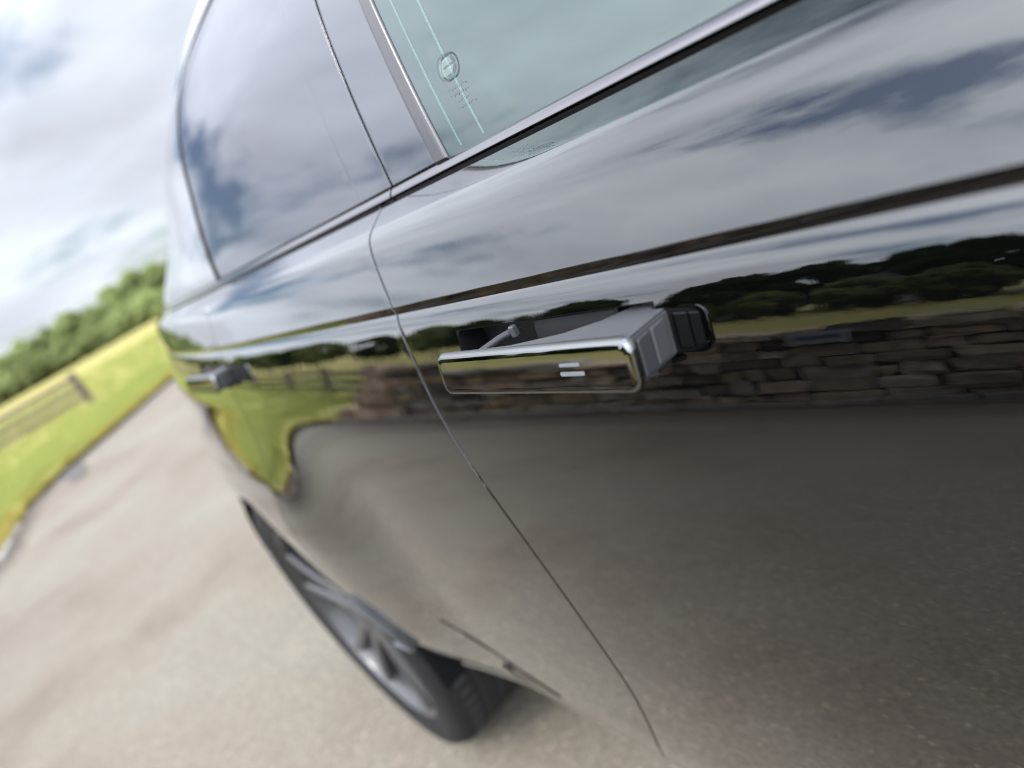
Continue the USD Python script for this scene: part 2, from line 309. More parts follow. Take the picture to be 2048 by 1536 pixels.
# ------------------------------------------------------------------ grass
def tuft(n, hgt, spread, seed):
    r = np.random.default_rng(seed); V = []; Fc = []
    for k in range(n):
        a = r.uniform(0, 2*np.pi); b = np.array([r.normal(0, spread), r.normal(0, spread), 0]); d = np.array([math.cos(a), math.sin(a), 0]); s = np.array([-d[1], d[0], 0])*.006
        hh = hgt*r.uniform(.5, 1.1); lean = r.uniform(.1, .6)*hh
        p0, p1, p2 = b, b+d*lean*.35+[0, 0, hh*.6], b+d*lean+[0, 0, hh]
        o = len(V); V += [p0-s, p0+s, p1+s*.8, p1-s*.8, p2]; Fc += [[o, o+1, o+2], [o, o+2, o+3], [o+3, o+2, o+4]]
    return trimesh.Trimesh(np.array(V), Fc, process=False)
def scatter(name, protos, mats, pts, scales, label, cat):
    pi = UsdGeom.PointInstancer.Define(stage, '/World/'+name); paths = []
    for k, (m, mt) in enumerate(zip(protos, mats)):
        g = usdkit.mesh(stage, f'/World/{name}/clump_{k:03d}' if k else f'/World/{name}/clump', m, mt); paths.append(g.GetPath())
    pi.CreatePrototypesRel().SetTargets(paths); n = len(pts)
    pi.CreateProtoIndicesAttr(Vt.IntArray.FromNumpy(rng.integers(0, len(protos), n).astype(np.int32)))
    pi.CreatePositionsAttr(Vt.Vec3fArray.FromNumpy(np.asarray(pts, np.float32)))
    pi.CreateScalesAttr(Vt.Vec3fArray.FromNumpy(np.repeat(np.asarray(scales, np.float32)[:, None], 3, 1)))
    a = rng.uniform(0, np.pi, n)
    pi.CreateOrientationsAttr(Vt.QuathArray([Gf.Quath(float(math.cos(x)), 0, 0, float(math.sin(x))) for x in a]))
    return tag(pi.GetPrim(), label, cat, kind='stuff')
def band(line, o0, o1, n):
    p = sample(line, .05); t = np.gradient(p, axis=0); t /= np.linalg.norm(t, axis=1, keepdims=True); nn = np.c_[-t[:, 1], t[:, 0]]
    k = rng.integers(0, len(p), n); o = rng.uniform(o0, o1, n)
    return np.c_[p[k]+nn[k]*o[:, None], np.full(n, .05)]
VL = LineString([(-2.08, 6.3)]+EDGE[2:13])
scatter('verge_grass', [tuft(26, .26, .07, 1), tuft(22, .34, .08, 2), tuft(30, .2, .09, 3)], [M['blade']]*3, band(VL, .25, 2.8, 5200), rng.uniform(.3, .7, 5200), 'long bright green grass on the verge beside the lane', 'grass')
scatter('verge_fringe', [tuft(20, .14, .06, 4), tuft(18, .18, .07, 5)], [M['fringe']]*2, band(VL, .05, .34, 700), rng.uniform(.35, .8, 700), 'rusty orange low weeds along the lane edge of the verge', 'weeds')
fp = np.c_[rng.uniform(-14, 16, 9000), rng.uniform(-4, 46, 9000), np.full(9000, .02)]
dd = np.array([road_poly.distance(Point(p[:2])) for p in fp]); fp = fp[(dd > 2.6)]
scatter('meadow_grass', [tuft(20, .3, .12, 6), tuft(24, .36, .14, 7)], [M['blade']]*2, fp, rng.uniform(.6, 1.2, len(fp)), 'pale yellowish meadow grass behind the fence', 'grass')

# ------------------------------------------------------------------ trees
def crown(seed, n_cl, per, R, H, leaf):
    r = np.random.default_rng(seed); C = []
    for k in range(n_cl):
        a, u = r.uniform(0, 2*np.pi), r.uniform(0, 1); zz = H*(.22+.78*u); w = R*math.sqrt(max(.08, 1-(2*abs(u-.38))**2*.75))*r.uniform(.45, 1.0)
        C.append([math.cos(a)*w, math.sin(a)*w, zz])
    C = np.array(C); rad = r.uniform(.16, .30, n_cl)*R
    d = r.normal(size=(n_cl, per, 3)); d /= np.linalg.norm(d, axis=2, keepdims=True); d *= r.uniform(.3, 1, (n_cl, per, 1))**.5
    P = (C[:, None]+d*rad[:, None, None]*[1, 1, .8]).reshape(-1, 3); n = len(P)
    a = r.normal(size=(n, 3)); a /= np.linalg.norm(a, axis=1, keepdims=True); b = np.cross(a, r.normal(size=(n, 3))); b /= np.linalg.norm(b, axis=1, keepdims=True)
    s = leaf*r.uniform(.6, 1.3, (n, 1))
    V = np.stack([P-a*s, P+b*s*.55, P+a*s, P-b*s*.55], 1).reshape(-1, 3); i = np.arange(n)*4
    return trimesh.Trimesh(V, np.vstack([np.c_[i, i+1, i+2], np.c_[i, i+2, i+3]]), process=False)
def make_tree(loc, scale, kind, seed, label, group=None):
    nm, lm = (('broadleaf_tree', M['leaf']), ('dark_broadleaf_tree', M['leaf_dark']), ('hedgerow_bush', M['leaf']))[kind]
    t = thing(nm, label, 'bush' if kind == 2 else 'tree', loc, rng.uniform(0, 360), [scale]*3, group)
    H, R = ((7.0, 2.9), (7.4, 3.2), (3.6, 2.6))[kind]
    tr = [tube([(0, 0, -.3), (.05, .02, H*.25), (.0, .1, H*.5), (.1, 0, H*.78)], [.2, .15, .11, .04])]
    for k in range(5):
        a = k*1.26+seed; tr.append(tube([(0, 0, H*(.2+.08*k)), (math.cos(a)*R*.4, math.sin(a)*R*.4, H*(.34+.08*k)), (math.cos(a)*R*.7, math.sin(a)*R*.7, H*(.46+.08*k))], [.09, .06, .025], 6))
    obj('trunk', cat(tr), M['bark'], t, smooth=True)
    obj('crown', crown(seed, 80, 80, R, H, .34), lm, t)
    return t
P0 = {}
def lift(x, y): return max(0, min(-x-7, 70))*.030*max(0, min((30-y)/25+1, 1))
def tree(x, y, s, kind, label, group=None):
    seed = (kind*3+int(abs(x*7+y)) % 2); key = (kind, seed)
    if key not in P0: P0[key] = make_tree((x, y, lift(x, y)), s, kind, seed+11, label, group)
    else: copy_of(P0[key], label, (x, y, lift(x, y)), rng.uniform(0, 360), [s*rng.uniform(.92, 1.08), s*rng.uniform(.92, 1.08), s], group)
G1 = 'trees of the green wood beyond the meadow'
row = [(-16, 92, .8, 0), (-11, 97, .72, 0), (-6, 100, .8, 0), (-1.2, 104, .78, 0), (3.2, 103, .66, 0), (6.5, 106, .74, 0), (10.5, 108, .80, 0), (14, 107, .70, 0), (17.5, 109, .74, 0), (21, 108, .98, 0), (25, 109, .8, 0), (30, 110, .8, 0)]
names = {3: 'rounded green tree at the picture\'s left edge, first of the far wood', 4: 'lower green tree, second from the left in the wood beyond the meadow', 5: 'broad green tree in the middle of the wood, above the stout fence post',
         6: 'green tree right of the stout fence post, fourth from the left in the wood', 7: 'slightly lower green tree near the car, fifth in the wood beyond the meadow', 8: 'green tree beside the tallest one, left of the car', 9: 'tallest green tree of the far wood, against the sky next to the car'}
for i, (x, y, s, k) in enumerate(row):
    tree(x, y, s, k, names.get(i, 'green tree of the far wood hidden beyond the frame or the car'), G1)
for i in range(15):
    tree(-18+i*3.3, 113+rng.uniform(-2, 2), rng.uniform(.78, .92)+(.12 if i > 10 else 0), 0, 'green tree filling the gaps at the back of the far wood', 'back row of the far wood')
for i in range(20):
    tree(-20+i*2.6, 100+rng.uniform(-3, 0), rng.uniform(.75, 1.0), 2, 'low green bush closing the foot of the wood beyond the meadow', 'bushes at the foot of the wood')
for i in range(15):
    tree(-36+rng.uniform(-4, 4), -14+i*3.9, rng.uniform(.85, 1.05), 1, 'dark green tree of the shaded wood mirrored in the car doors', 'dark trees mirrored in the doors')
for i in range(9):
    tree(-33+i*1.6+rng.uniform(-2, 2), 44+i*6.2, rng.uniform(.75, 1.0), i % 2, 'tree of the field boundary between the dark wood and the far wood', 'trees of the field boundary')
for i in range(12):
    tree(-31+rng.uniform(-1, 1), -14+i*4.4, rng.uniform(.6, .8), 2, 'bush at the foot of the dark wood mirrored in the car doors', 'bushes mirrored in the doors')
def cottage(x, y, rot, s, label):
    h = thing('cottage', label, 'house', (x, y, lift(x, y)), rot, [s]*3)
    obj('wall', rbox(-4, -2.6, -.3, 4, 2.6, 3.4), M['white'], h)
    rp = trimesh.creation.extrude_polygon(Polygon([(-3.0, 3.35), (3.0, 3.35), (0, 5.6)]), 8.4)
    rp.apply_transform(np.array([[0, 0, 1, -4.2], [1, 0, 0, 0], [0, 1, 0, 0], [0, 0, 0, 1.]])); r = obj('roof', rp, M['slate'], h)
    obj('chimney', rbox(2.6, -.35, 4.8, 3.3, .35, 6.4), M['white'], r); obj('chimney', rbox(-3.3, -.35, 4.8, -2.6, .35, 6.4), M['white'], r)
    for sx in (-2.4, 0, 2.4):
        obj('window', rbox(sx-.5, -2.66, 1.2, sx+.5, -2.605, 2.5), M['window_dark'], h)
    obj('door', rbox(1.0, -2.66, 0, 1.5, -2.605, 2.1), M['wood'], h)
cottage(-36, 16.5, 100, .75, 'small white cottage in the dark wood, mirrored above the nearer end of the wall')
cottage(-36, 27, 95, .7, 'white cottage between the dark trees, mirrored just right of the front door handle')

# ------------------------------------------------------------------ the car
def integrate(alpha0, x0, stops):
    """lower body section from the direction in which each part of it mirrors the scene; stops: (alpha, theta) in degrees"""
    al = np.array([s[0] for s in stops], float); th = np.array([s[1] for s in stops], float)
    a, x = math.radians(alpha0), x0; Z, Xs = [HC+x*math.tan(a)], [x]
    sgn = 1 if al[-1] > alpha0 else -1; step = math.radians(.04)*sgn
    o = np.argsort(al)
    while (a-math.radians(al[-1]))*sgn < 0:
        t = math.tan(math.radians(np.interp(math.degrees(a), al[o], th[o])))
        dz = x/math.cos(a)**2*step/(1-math.tan(a)*t)
        x += t*dz; a += step; Z.append(HC+x*math.tan(a)); Xs.append(x)
    return np.array(Z), np.array(Xs)
zu, xu = integrate(-27.2, .287, [(-27.2, 13.6), (-25.5, 14.6), (-24, 16.0), (-22.8, 18.5), (-21.6, 24), (-20.9, 32), (-20.5, 40)])
zd, xd = integrate(-27.2, .287, [(-27.2, 13.6), (-28.5, 13.4), (-31, 12), (-36.8, 8.7), (-45, 4.6), (-55, 0), (-62, -3.5), (-67.5, -9)])
# the crease: a lip that turns under
gx, gz = xu[-1], zu[-1]
lip = [(gz+.0004, gx+.0004), (gz+.0022, gx+.0004), (gz+.0046, gx+.00045), (gz+.0072, gx+.0005)]
a1 = math.degrees(math.atan2(lip[-1][0]-HC, lip[-1][1]))
zs_, xs_ = integrate(a1, lip[-1][1], [(a1, 3), (a1+.10, 7), (a1+.22, 17.4), (-16, 17.8), (-12, 19.3), (-9.5, 23.0), (-8.2, 30), (-7.0, 42), (-6.2, 53), (-5.6, 60), (-4.6, 61.5), (-2.75, 62)])
# below the widest bulge the section turns under towards the sill
zt, xt = [zd[-1]], [xd[-1]]
th = -9.
while zt[-1] > .500:
    th -= .35; zt.append(zt[-1]-.003); xt.append(xt[-1]-(-.003)*(-1)*math.tan(math.radians(-th))*-1)
zt, xt = np.array(zt[1:]), np.array(xt[1:])
PZ = np.concatenate([zt[::-1], zd[::-1], zu[1:], [l[0] for l in lip], zs_[1:]])
PX = np.concatenate([xt[::-1], xd[::-1], xu[1:], [l[1] for l in lip], xs_[1:]])
ZB, XB = PZ[-1], PX[-1]                    # belt joint
ZBOT = PZ[0]
sill_z = np.linspace(ZBOT-.006, .37, 24); sth = np.radians(np.linspace(27, 62, 24)); sill_x = PX[0]+.004+np.concatenate([[0], np.cumsum(np.tan(sth[1:])*np.diff(-sill_z))])
print('belt', ZB, XB, 'widest', PX.min(), 'bottom', ZBOT, PX[0])
# glass section
GZ = HC+np.array([-.004, .05, .10, .15, .20, .25, .30, .34, .375]); GX = np.array([.3655, .3775, .3905, .4055, .426, .455, .493, .533, .572])
from scipy.interpolate import CubicSpline
gspl = CubicSpline(GZ, GX)
XC = .287+.985
def smooth01(t): t = np.clip(t, 0, 1); return t*t*(3-2*t)
def taper(y, z):
    k = .070+(.104-.070)*smooth01((z-(HC-.03))/.2)
    y0 = 1.1-.2*smooth01((z-(HC-.03))/.2)
    u = np.maximum(0, y-y0); e = np.maximum(0, y-2.55); w = np.maximum(0, -.5-y); e2 = np.maximum(0, -1.75-y)
    return k*u**2+.9*e**2+.035*w**2+.45*e2**2
def flare(y, z):
    w = smooth01((y-.90)/.46)+smooth01((-.9-y)/.4)
    return -.052*smooth01((1.06-z)/.27)*w
def section(z): return np.interp(z, PZ, PX)
def mir(mesh, s):
    if s > 0: return mesh
    m = mesh.copy(); m.vertices[:, 0] = 2*XC-m.vertices[:, 0]; m.faces = m.faces[:, ::-1]; return m
def panel_mesh(Vg, r=.0014, depth=.014, keep=None, edges=(1, 1, 1, 1)):
    """Vg[i, j, :] grid (rows up, columns towards the rear) -> skin with rolled edges"""
    def normals(V):
        n = np.cross(np.gradient(V, axis=1), np.gradient(V, axis=0)); n /= np.linalg.norm(n, axis=2, keepdims=True)+1e-12
        return n*np.where(n[..., :1]*0+1 > 0, 1, 1)
    N = normals(Vg)
    if N[..., 0].mean() > 0: N = -N
    def unit(v): return v/(np.linalg.norm(v, axis=-1, keepdims=True)+1e-12)
    def pad(V, N, axis, end):
        V = np.swapaxes(V, 0, axis); N = np.swapaxes(N, 0, axis)
        e, i = (V[0], V[1]) if end == 0 else (V[-1], V[-2]); n = N[0] if end == 0 else N[-1]
        o = unit(e-i); rings = [e+o*r*.5-n*r*.13, e+o*r*.87-n*r*.5, e+o*r-n*r, e+o*r-n*depth]; nn = [n]*4
        if end == 0: V = np.concatenate([np.array(rings[::-1]), V]); N = np.concatenate([np.array(nn), N])
        else: V = np.concatenate([V, np.array(rings)]); N = np.concatenate([N, np.array(nn)])
        return np.swapaxes(V, 0, axis), np.swapaxes(N, 0, axis)
    V = Vg; k0 = k1 = 0
    if edges[0]: V, N = pad(V, N, 0, 0); k0 = 4
    if edges[1]: V, N = pad(V, N, 0, 1)
    if edges[2]: V, N = pad(V, N, 1, 0); k1 = 4
    if edges[3]: V, N = pad(V, N, 1, 1)
    K = None
    if keep is not None:
        K = np.ones((V.shape[0]-1, V.shape[1]-1), bool); K[k0:k0+keep.shape[0], k1:k1+keep.shape[1]] = keep
    return trimesh.Trimesh(V.reshape(-1, 3), quads(V.shape[0], V.shape[1], keep=K, flip=True), process=False)
def thin(a, n): return a[np.unique(np.round(np.linspace(0, len(a)-1, n)).astype(int))]
crease = (PZ > gz-.012) & (PZ < gz+.016)
rows = np.unique(np.concatenate([thin(PZ[PZ < gz-.01], 110), PZ[crease][::2], [l[0] for l in lip], thin(PZ[PZ > gz+.014], 70)]))
PYCUT_A = [-68.9, -64.7, -61.6, -55.1, -49.6, -40.7, -28.9, -19.9, -13.9, -7.7, -4.9, -2.6]
PYCUT_R = [2.06, 1.99, 2.03, 2.10, 2.15, 2.20, 2.14, 2.07, 2.04, 1.98, 1.90, 1.77]
rows = rows[rows >= .522]; rows[0] = .522
lo_ = PZ < .514; sill_z = np.concatenate([[.515], PZ[lo_][::-1][::2], sill_z]); sill_x = np.concatenate([[np.interp(.515, PZ, PX)], PX[lo_][::-1][::2], sill_x-.004])
def ycut(z):
    x = section(z); a = np.degrees(np.arctan2(z-HC, x)); return np.interp(a, PYCUT_A, PYCUT_R)*x
zr = np.linspace(ZBOT, ZB, 60); _yc = CubicSpline(zr[::4], np.convolve(np.pad(ycut(zr), 3, 'edge'), np.ones(7)/7, 'valid')[::4])
def cutline(z): return _yc(np.clip(z, ZBOT, ZB))
def P(y, z): return np.stack([section(z)+taper(y, z)+flare(y, z), y, z], -1)
GAP = .0026
def hole_rows(zlo, zhi): return (rows[:-1]+rows[1:])/2

suv = thing('suv', 'shiny black luxury SUV seen along its side, front door handle popped out', 'car')
ARC_Y, ARC_Z, ARC_R = 1.655, .40, .44
HY0, HY1, HZ0, HZ1 = .2925, .520, 1.119, 1.1575           # handle recess in the front door
DH = .985                                                  # step from the front to the rear handle
def grid_between(zrow, y0f, y1f, ny, yfix=()):
    t = np.unique(np.concatenate([np.linspace(0, 1, ny)])); Z = np.repeat(zrow[:, None], len(t), 1)
    Yg = y0f(zrow)[:, None]*(1-t)+y1f(zrow)[:, None]*t
    return Yg, Z
def door(side, name, y0f, y1f, hole):
    zr = np.unique(np.concatenate([rows, [HZ0, HZ1]]))
    ya, yb = y0f(zr), y1f(zr)
    fix = np.array([hole[0], hole[1]])
    cols = [np.linspace(0, 1, 26), np.linspace(0, 1, 30), np.linspace(0, 1, 50)]
    segs = []
    A0, A1, A2, A3 = ya, np.full_like(ya, fix[0]), np.full_like(ya, fix[1]), yb
    # keep the recess columns straight; blend only near the recess height
    Yg = np.concatenate([A0[:, None]+(A1-A0)[:, None]*np.linspace(0, 1, 40), A1[:, None]+(A2-A1)[:, None]*np.linspace(0, 1, 30)[1:], A2[:, None]+(A3-A2)[:, None]*np.linspace(0, 1, 40)[1:]], 1)
    Z = np.repeat(zr[:, None], Yg.shape[1], 1)
    V = P(Yg, Z)
    zm = (zr[:-1]+zr[1:])/2; keep = np.ones((len(zr)-1, Yg.shape[1]-1), bool)
    keep[np.ix_((zm > HZ0) & (zm < HZ1), range(39, 39+29))] = False
    m = panel_mesh(V, keep=keep)
    d = obj(name, mir(m, side), M['paint'], suv, smooth=24)
    Vi = V[::4, ::6].copy(); Vi[..., 0] += .017
    inner = trimesh.Trimesh(Vi.reshape(-1, 3), quads(Vi.shape[0], Vi.shape[1], flip=True), process=False)
    # leave the inner skin out behind the recess
    zc_, yc_ = (Vi[1:, :, 2]+Vi[:-1, :, 2])/2, None
    cen = inner.triangles_center; inner.update_faces(~((cen[:, 1] > hole[0]-.03) & (cen[:, 1] < hole[1]+.03) & (cen[:, 2] > 1.09) & (cen[:, 2] < 1.19)))
    # widen it under the neighbours
    obj('inner_skin', mir(inner, side), M['liner'], d)
    return d
def rear_edge(z):
    r2 = np.maximum(0, ARC_R**2-(z-ARC_Z)**2); return np.minimum(1.312, np.where(r2 > 0, ARC_Y-np.sqrt(r2)-.006, 1.312))
def seal(side, y0f, y1f, zrow, parent, off=.012, name='door_seal'):
    Z = np.repeat(zrow[:, None], 2, 1); Y = np.stack([y0f(zrow), y1f(zrow)], 1); V = P(Y, Z); V[..., 0] += off
    obj(name, mir(trimesh.Trimesh(V.reshape(-1, 3), quads(len(zrow), 2, flip=True), process=False), side), M['liner'], parent)
doors = {}
for side in (1, -1):
    fd = door(side, 'front_door', lambda z: np.full_like(z, -.53), lambda z: cutline(z)-GAP, (HY0, HY1))
    rd = door(side, 'rear_door', lambda z: cutline(z)+GAP, rear_edge, (HY0+DH+.004, 1.30))
    seal(side, lambda z: cutline(z)-.02, lambda z: cutline(z)+.02, rows[::2], fd)
    doors[side] = (fd, rd)
    # sill under the doors
    Ys = np.linspace(-.53, 1.208, 40)
    Vs = np.stack([sill_x[:, None]+0*Ys, Ys[None]+0*sill_z[:, None], sill_z[:, None]+0*Ys], -1); Vs[..., 0] += taper(Vs[..., 1], Vs[..., 2])+flare(Vs[..., 1], Vs[..., 2])
    obj('sill', mir(panel_mesh(Vs[::-1]), side), M['paint'], suv, smooth=24)
    # rear quarter and front wing, cut by the wheel arches
    for nm, ya, yb, yc_ in (('rear_quarter', 1.3175, 2.86, ARC_Y), ('front_wing', -.536, -2.3, -1.37)):
        Yq = np.unique(np.concatenate([np.linspace(ya, yb, 70), yc_+ARC_R*np.cos(np.linspace(0, np.pi, 60))]))
        lo, hi = min(ya, yb), max(ya, yb); Yq = Yq[(Yq >= lo) & (Yq <= hi)]
        up = rows[rows > .93]
        zl = np.where(np.abs(Yq-yc_) < ARC_R, ARC_Z+np.sqrt(np.maximum(0, ARC_R**2-(Yq-yc_)**2)), .40)
        t = np.linspace(0, 1, 40)[:-1]
        Zg = np.concatenate([zl[None]+(.93-zl)[None]*t[:, None], np.repeat(up[:, None], len(Yq), 1)], 0); Yg = np.repeat(Yq[None], Zg.shape[0], 0)
        full_z = np.concatenate([sill_z[::-1], PZ[PZ > .52]]); full_x = np.concatenate([sill_x[::-1], PX[PZ > .52]])
        V = np.stack([np.interp(Zg, full_z, full_x)+taper(Yg, Zg)+flare(Yg, Zg), Yg, Zg], -1)
        obj(nm, mir(panel_mesh(V, depth=.03), side), M['paint'], suv, smooth=24)
    seal(side, lambda z: rear_edge(z)-.015, lambda z: rear_edge(z)+.02, rows[rows > .78][::3], rd)
    seal(side, lambda z: z*0-.55, lambda z: z*0-.51, rows[::3], fd)

    # black strip paints the shade of the shut line round the rear door corner
    ts = np.linspace(0, 1, 40); ysl = .80+.21*ts; zsl = .553+.107*ts; ws = np.interp(ts, [0, .2, .55, .6, .78, .82, 1], [.0025, .0035, .004, .0075, .0075, .003, .0012])
    Vq = []
    for sg_ in (-1, 0, 1):
        yy_, zz_ = ysl-sg_*ws*.45, zsl+sg_*ws
        Vq.append(np.stack([np.interp(zz_, np.concatenate([sill_z[::-1], PZ[PZ > .52]]), np.concatenate([sill_x[::-1], PX[PZ > .52]]))+taper(yy_, zz_)+flare(yy_, zz_)-.0012*(sg_ == 0)-.0003, yy_, zz_], -1))
    obj('door_edge_seal', mir(trimesh.Trimesh(np.array(Vq).reshape(-1, 3), quads(3, 40, flip=True), process=False), side), M['liner'], rd)
    # ---- belt trim, windows and pillars
    def trim_strip(y0, y1, ny, parent):
        s = np.array([(.3523, -.0122), (.3531, -.0107), (.3546, -.0088), (.3570, -.0067), (.3602, -.0049), (.3640, -.0033), (.3668, -.0021), (.3676, -.0006), (.3680, .0)])
        from scipy.interpolate import CubicSpline as CS
        q = CS(np.linspace(0, 1, len(s)), s)(np.linspace(0, 1, 28))
        Yt = np.linspace(y0, y1, ny)
        V = np.stack([q[:, :1]-.357+XB+.0015+0*Yt, Yt[None]+0*q[:, :1], HC-.0024+q[:, 1:]+0*Yt], -1); V[..., 0] += taper(V[..., 1], V[..., 2])
        m = panel_mesh(V, r=.0006, depth=.006, edges=(1, 0, 1, 1)); return obj('belt_trim', mir(m, side), M['trim'], parent, smooth=30)
    trim_strip(-.52, .6195, 40, fd); trim_strip(.6245, 2.3, 60, rd)
    yt = np.linspace(-.52, 2.4, 50)
    Vb = np.stack([np.stack([XB+.012+taper(yt, ZB), yt, yt*0+ZB-.012], -1), np.stack([XB+.010+taper(yt, ZB), yt, yt*0+HC-.008], -1)], 0)
    obj('belt_seal', mir(trimesh.Trimesh(Vb.reshape(-1, 3), quads(2, len(yt), flip=True), process=False), side), M['liner'], suv)
    LEAN = .24
    def gsurf(y0, y1, z0, z1, ny, nz, off=0., lean0=LEAN, lean1=LEAN):
        Zg = np.repeat(np.linspace(z0, z1, nz)[:, None], ny, 1); t = np.linspace(0, 1, ny)
        ya = y0+(Zg[:, 0]-HC)*lean0; yb = y1+(Zg[:, 0]-HC)*lean1
        Yg = ya[:, None]*(1-t)+yb[:, None]*t
        X = gspl(Zg)+taper(Yg, Zg)+off
        return np.stack([X, Yg, Zg], -1)
    ZT = HC+.335
    def gl(nm, m_, parent, V, r=.001, depth=.004): return obj(nm, mir(panel_mesh(V, r=r, depth=depth), side), m_, parent, smooth=30)
    gl('window_glass', M['glass'], fd, gsurf(-.42, .5145, HC-.01, ZT, 40, 24, .0012, 1.25, .29), depth=.0035)
    gl('window_frame', M['rubber'], fd, gsurf(.5150, .5205, HC-.006, ZT, 4, 24, .002, .29, .29))
    gl('chrome_strip', M['chrome'], fd, gsurf(.5185, .5345, HC-.006, ZT, 6, 24, -.0012, .29, .27), r=.003)
    gl('pillar_cover', M['privacy'], fd, gsurf(.5365, .6175, HC-.006, ZT, 14, 24, .0005, .26, .21))
    gl('pillar_cover', M['privacy'], rd, gsurf(.6235, .694, HC-.006, ZT, 14, 24, .0005, .21, .20))
    gl('window_glass', M['privacy'], rd, gsurf(.6945, 1.2835, HC-.006, ZT, 40, 24, .0008, .20, .17))
    gl('window_rubber', M['liner'], rd, gsurf(1.284, 1.314, HC-.006, ZT, 5, 24, .0006, .17, .17))
    gl('window_rubber', M['liner'], rd, gsurf(.62, 1.3125, ZT, ZT+.018, 30, 3, .0006, .21, .17))
    gl('pillar_backing', M['liner'], rd, gsurf(.5, .72, HC-.02, ZT+.02, 10, 24, .012, .25, .21))
    gl('quarter_glass', M['gloss'], suv, gsurf(1.3155, 2.28, HC-.006, ZT, 44, 24, .0008, .17, -.25))
    for ya, w, zz in ((.458, .0032, .0), (.491, .0026, .0)):    # edges of the inner pillar trim seen through the glass
        gl('glass_edge_line', M['glass_line'], fd, gsurf(ya, ya+w*.6, HC-.004, ZT, 3, 12, .0004, .29, .29), r=.0002, depth=.0004)

# roof, bonnet, ends (seen only from other places)
rs = np.array([(.537, .346), (.546, .364), (.564, .382), (.595, .401), (.65, .420), (.75, .440), (.95, .463), (XC, .472)])
from scipy.interpolate import PchipInterpolator
tt = np.linspace(0, 1, len(rs)); q = PchipInterpolator(tt, rs)(np.linspace(0, 1, 40))
full = np.vstack([q, np.c_[2*XC-q[::-1, 0], q[::-1, 1]][1:]])
yr = np.linspace(-.02, 2.25, 60)
tp = taper(yr, HC+.38); sc = (XC-.537-tp)/(XC-.537); dropz = .06*np.maximum(0, yr-1.2)**2
Vr = np.stack([XC+(full[:, :1]-XC)*sc[None], yr[None]+0*full[:, :1], HC+full[:, 1:]-dropz[None]], -1)
mr = trimesh.Trimesh(Vr.reshape(-1, 3), quads(Vr.shape[0], Vr.shape[1], flip=True), process=False)
if mr.face_normals[:, 2].mean() < 0: mr.faces = mr.faces[:, ::-1]
roof = obj('roof', mr, M['paint'], suv, smooth=30)
def sheet(pts): 
    V = np.array(pts, float); return trimesh.Trimesh(V.reshape(-1, 3), quads(V.shape[0], V.shape[1]), process=False)
xa, xb = XB, 2*XC-XB
cols = np.linspace(0, 1, 24)
def cross(y, z0, dome_, inset): 
    x0, x1 = xa+inset, xb-inset; return np.stack([x0+(x1-x0)*cols, y+0*cols, z0+dome_*np.sin(np.pi*cols)], -1)
obj('windscreen', sheet([cross(-.9+.88*t, 1.28+.47*t, .02+.02*t, .05+.17*t) for t in np.linspace(0, 1, 12)]), M['glass'], suv, smooth=30)
obj('bonnet', sheet([cross(y, 1.275-.05*max(0, -1.2-y), .03, .012+.035*max(0, -.5-y)**2+.45*max(0, -1.75-y)**2) for y in np.linspace(-.85, -2.28, 24)]), M['paint'], suv, smooth=30)
obj('front_bumper', rbox(xa+.2, -2.36, .3, xb-.2, -2.2, 1.2, .05), M['paint'], suv)
g = obj('grille', rbox(xa+.55, -2.385, .85, xb-.55, -2.365, 1.1), M['black_plastic'], suv)
for k in range(5): obj('grille_bar', rbox(xa+.55, -2.40, .87+.045*k, xb-.55, -2.387, .885+.045*k), M['trim'], g)
for s in (1, -1): obj('headlight', mir(rbox(xa+.22, -2.38, .98, xa+.52, -2.362, 1.12, .01), s), M['chrome'], suv)
obj('tailgate', rbox(xa+.2, 2.84, .38, xb-.2, 2.9, 1.27, .05), M['paint'], suv)
obj('rear_window', sheet([cross(2.75-.55*t, 1.26+.46*t, .0, .27+.16*t) for t in np.linspace(0, 1, 8)]), M['privacy'], suv, smooth=30)
for s in (1, -1): obj('tail_light', mir(rbox(xa+.24, 2.885, .75, xa+.3, 2.91, 1.2, .01), s), M['lamp'], suv)
obj('underbody', rbox(.80, -2.15, .34, 2*XC-.80, 2.7, .95), M['liner'], suv)
obj('cabin_floor', rbox(.44, -.9, .93, 2*XC-.44, 2.6, .99), M['cabin'], suv)
obj('dashboard', rbox(.46, -.9, .99, 2*XC-.46, -.35, 1.2, .04), M['cabin'], suv)
for sx in (.86, 2*XC-.86):
    for sy in (.32, 1.25):
        st = obj('seat', rbox(sx-.25, sy, .99, sx+.25, sy+.16, 1.42, .05), M['cabin'], suv)
        obj('headrest', rbox(sx-.13, sy+.04, 1.45, sx+.13, sy+.13, 1.63, .04), M['cabin'], st)

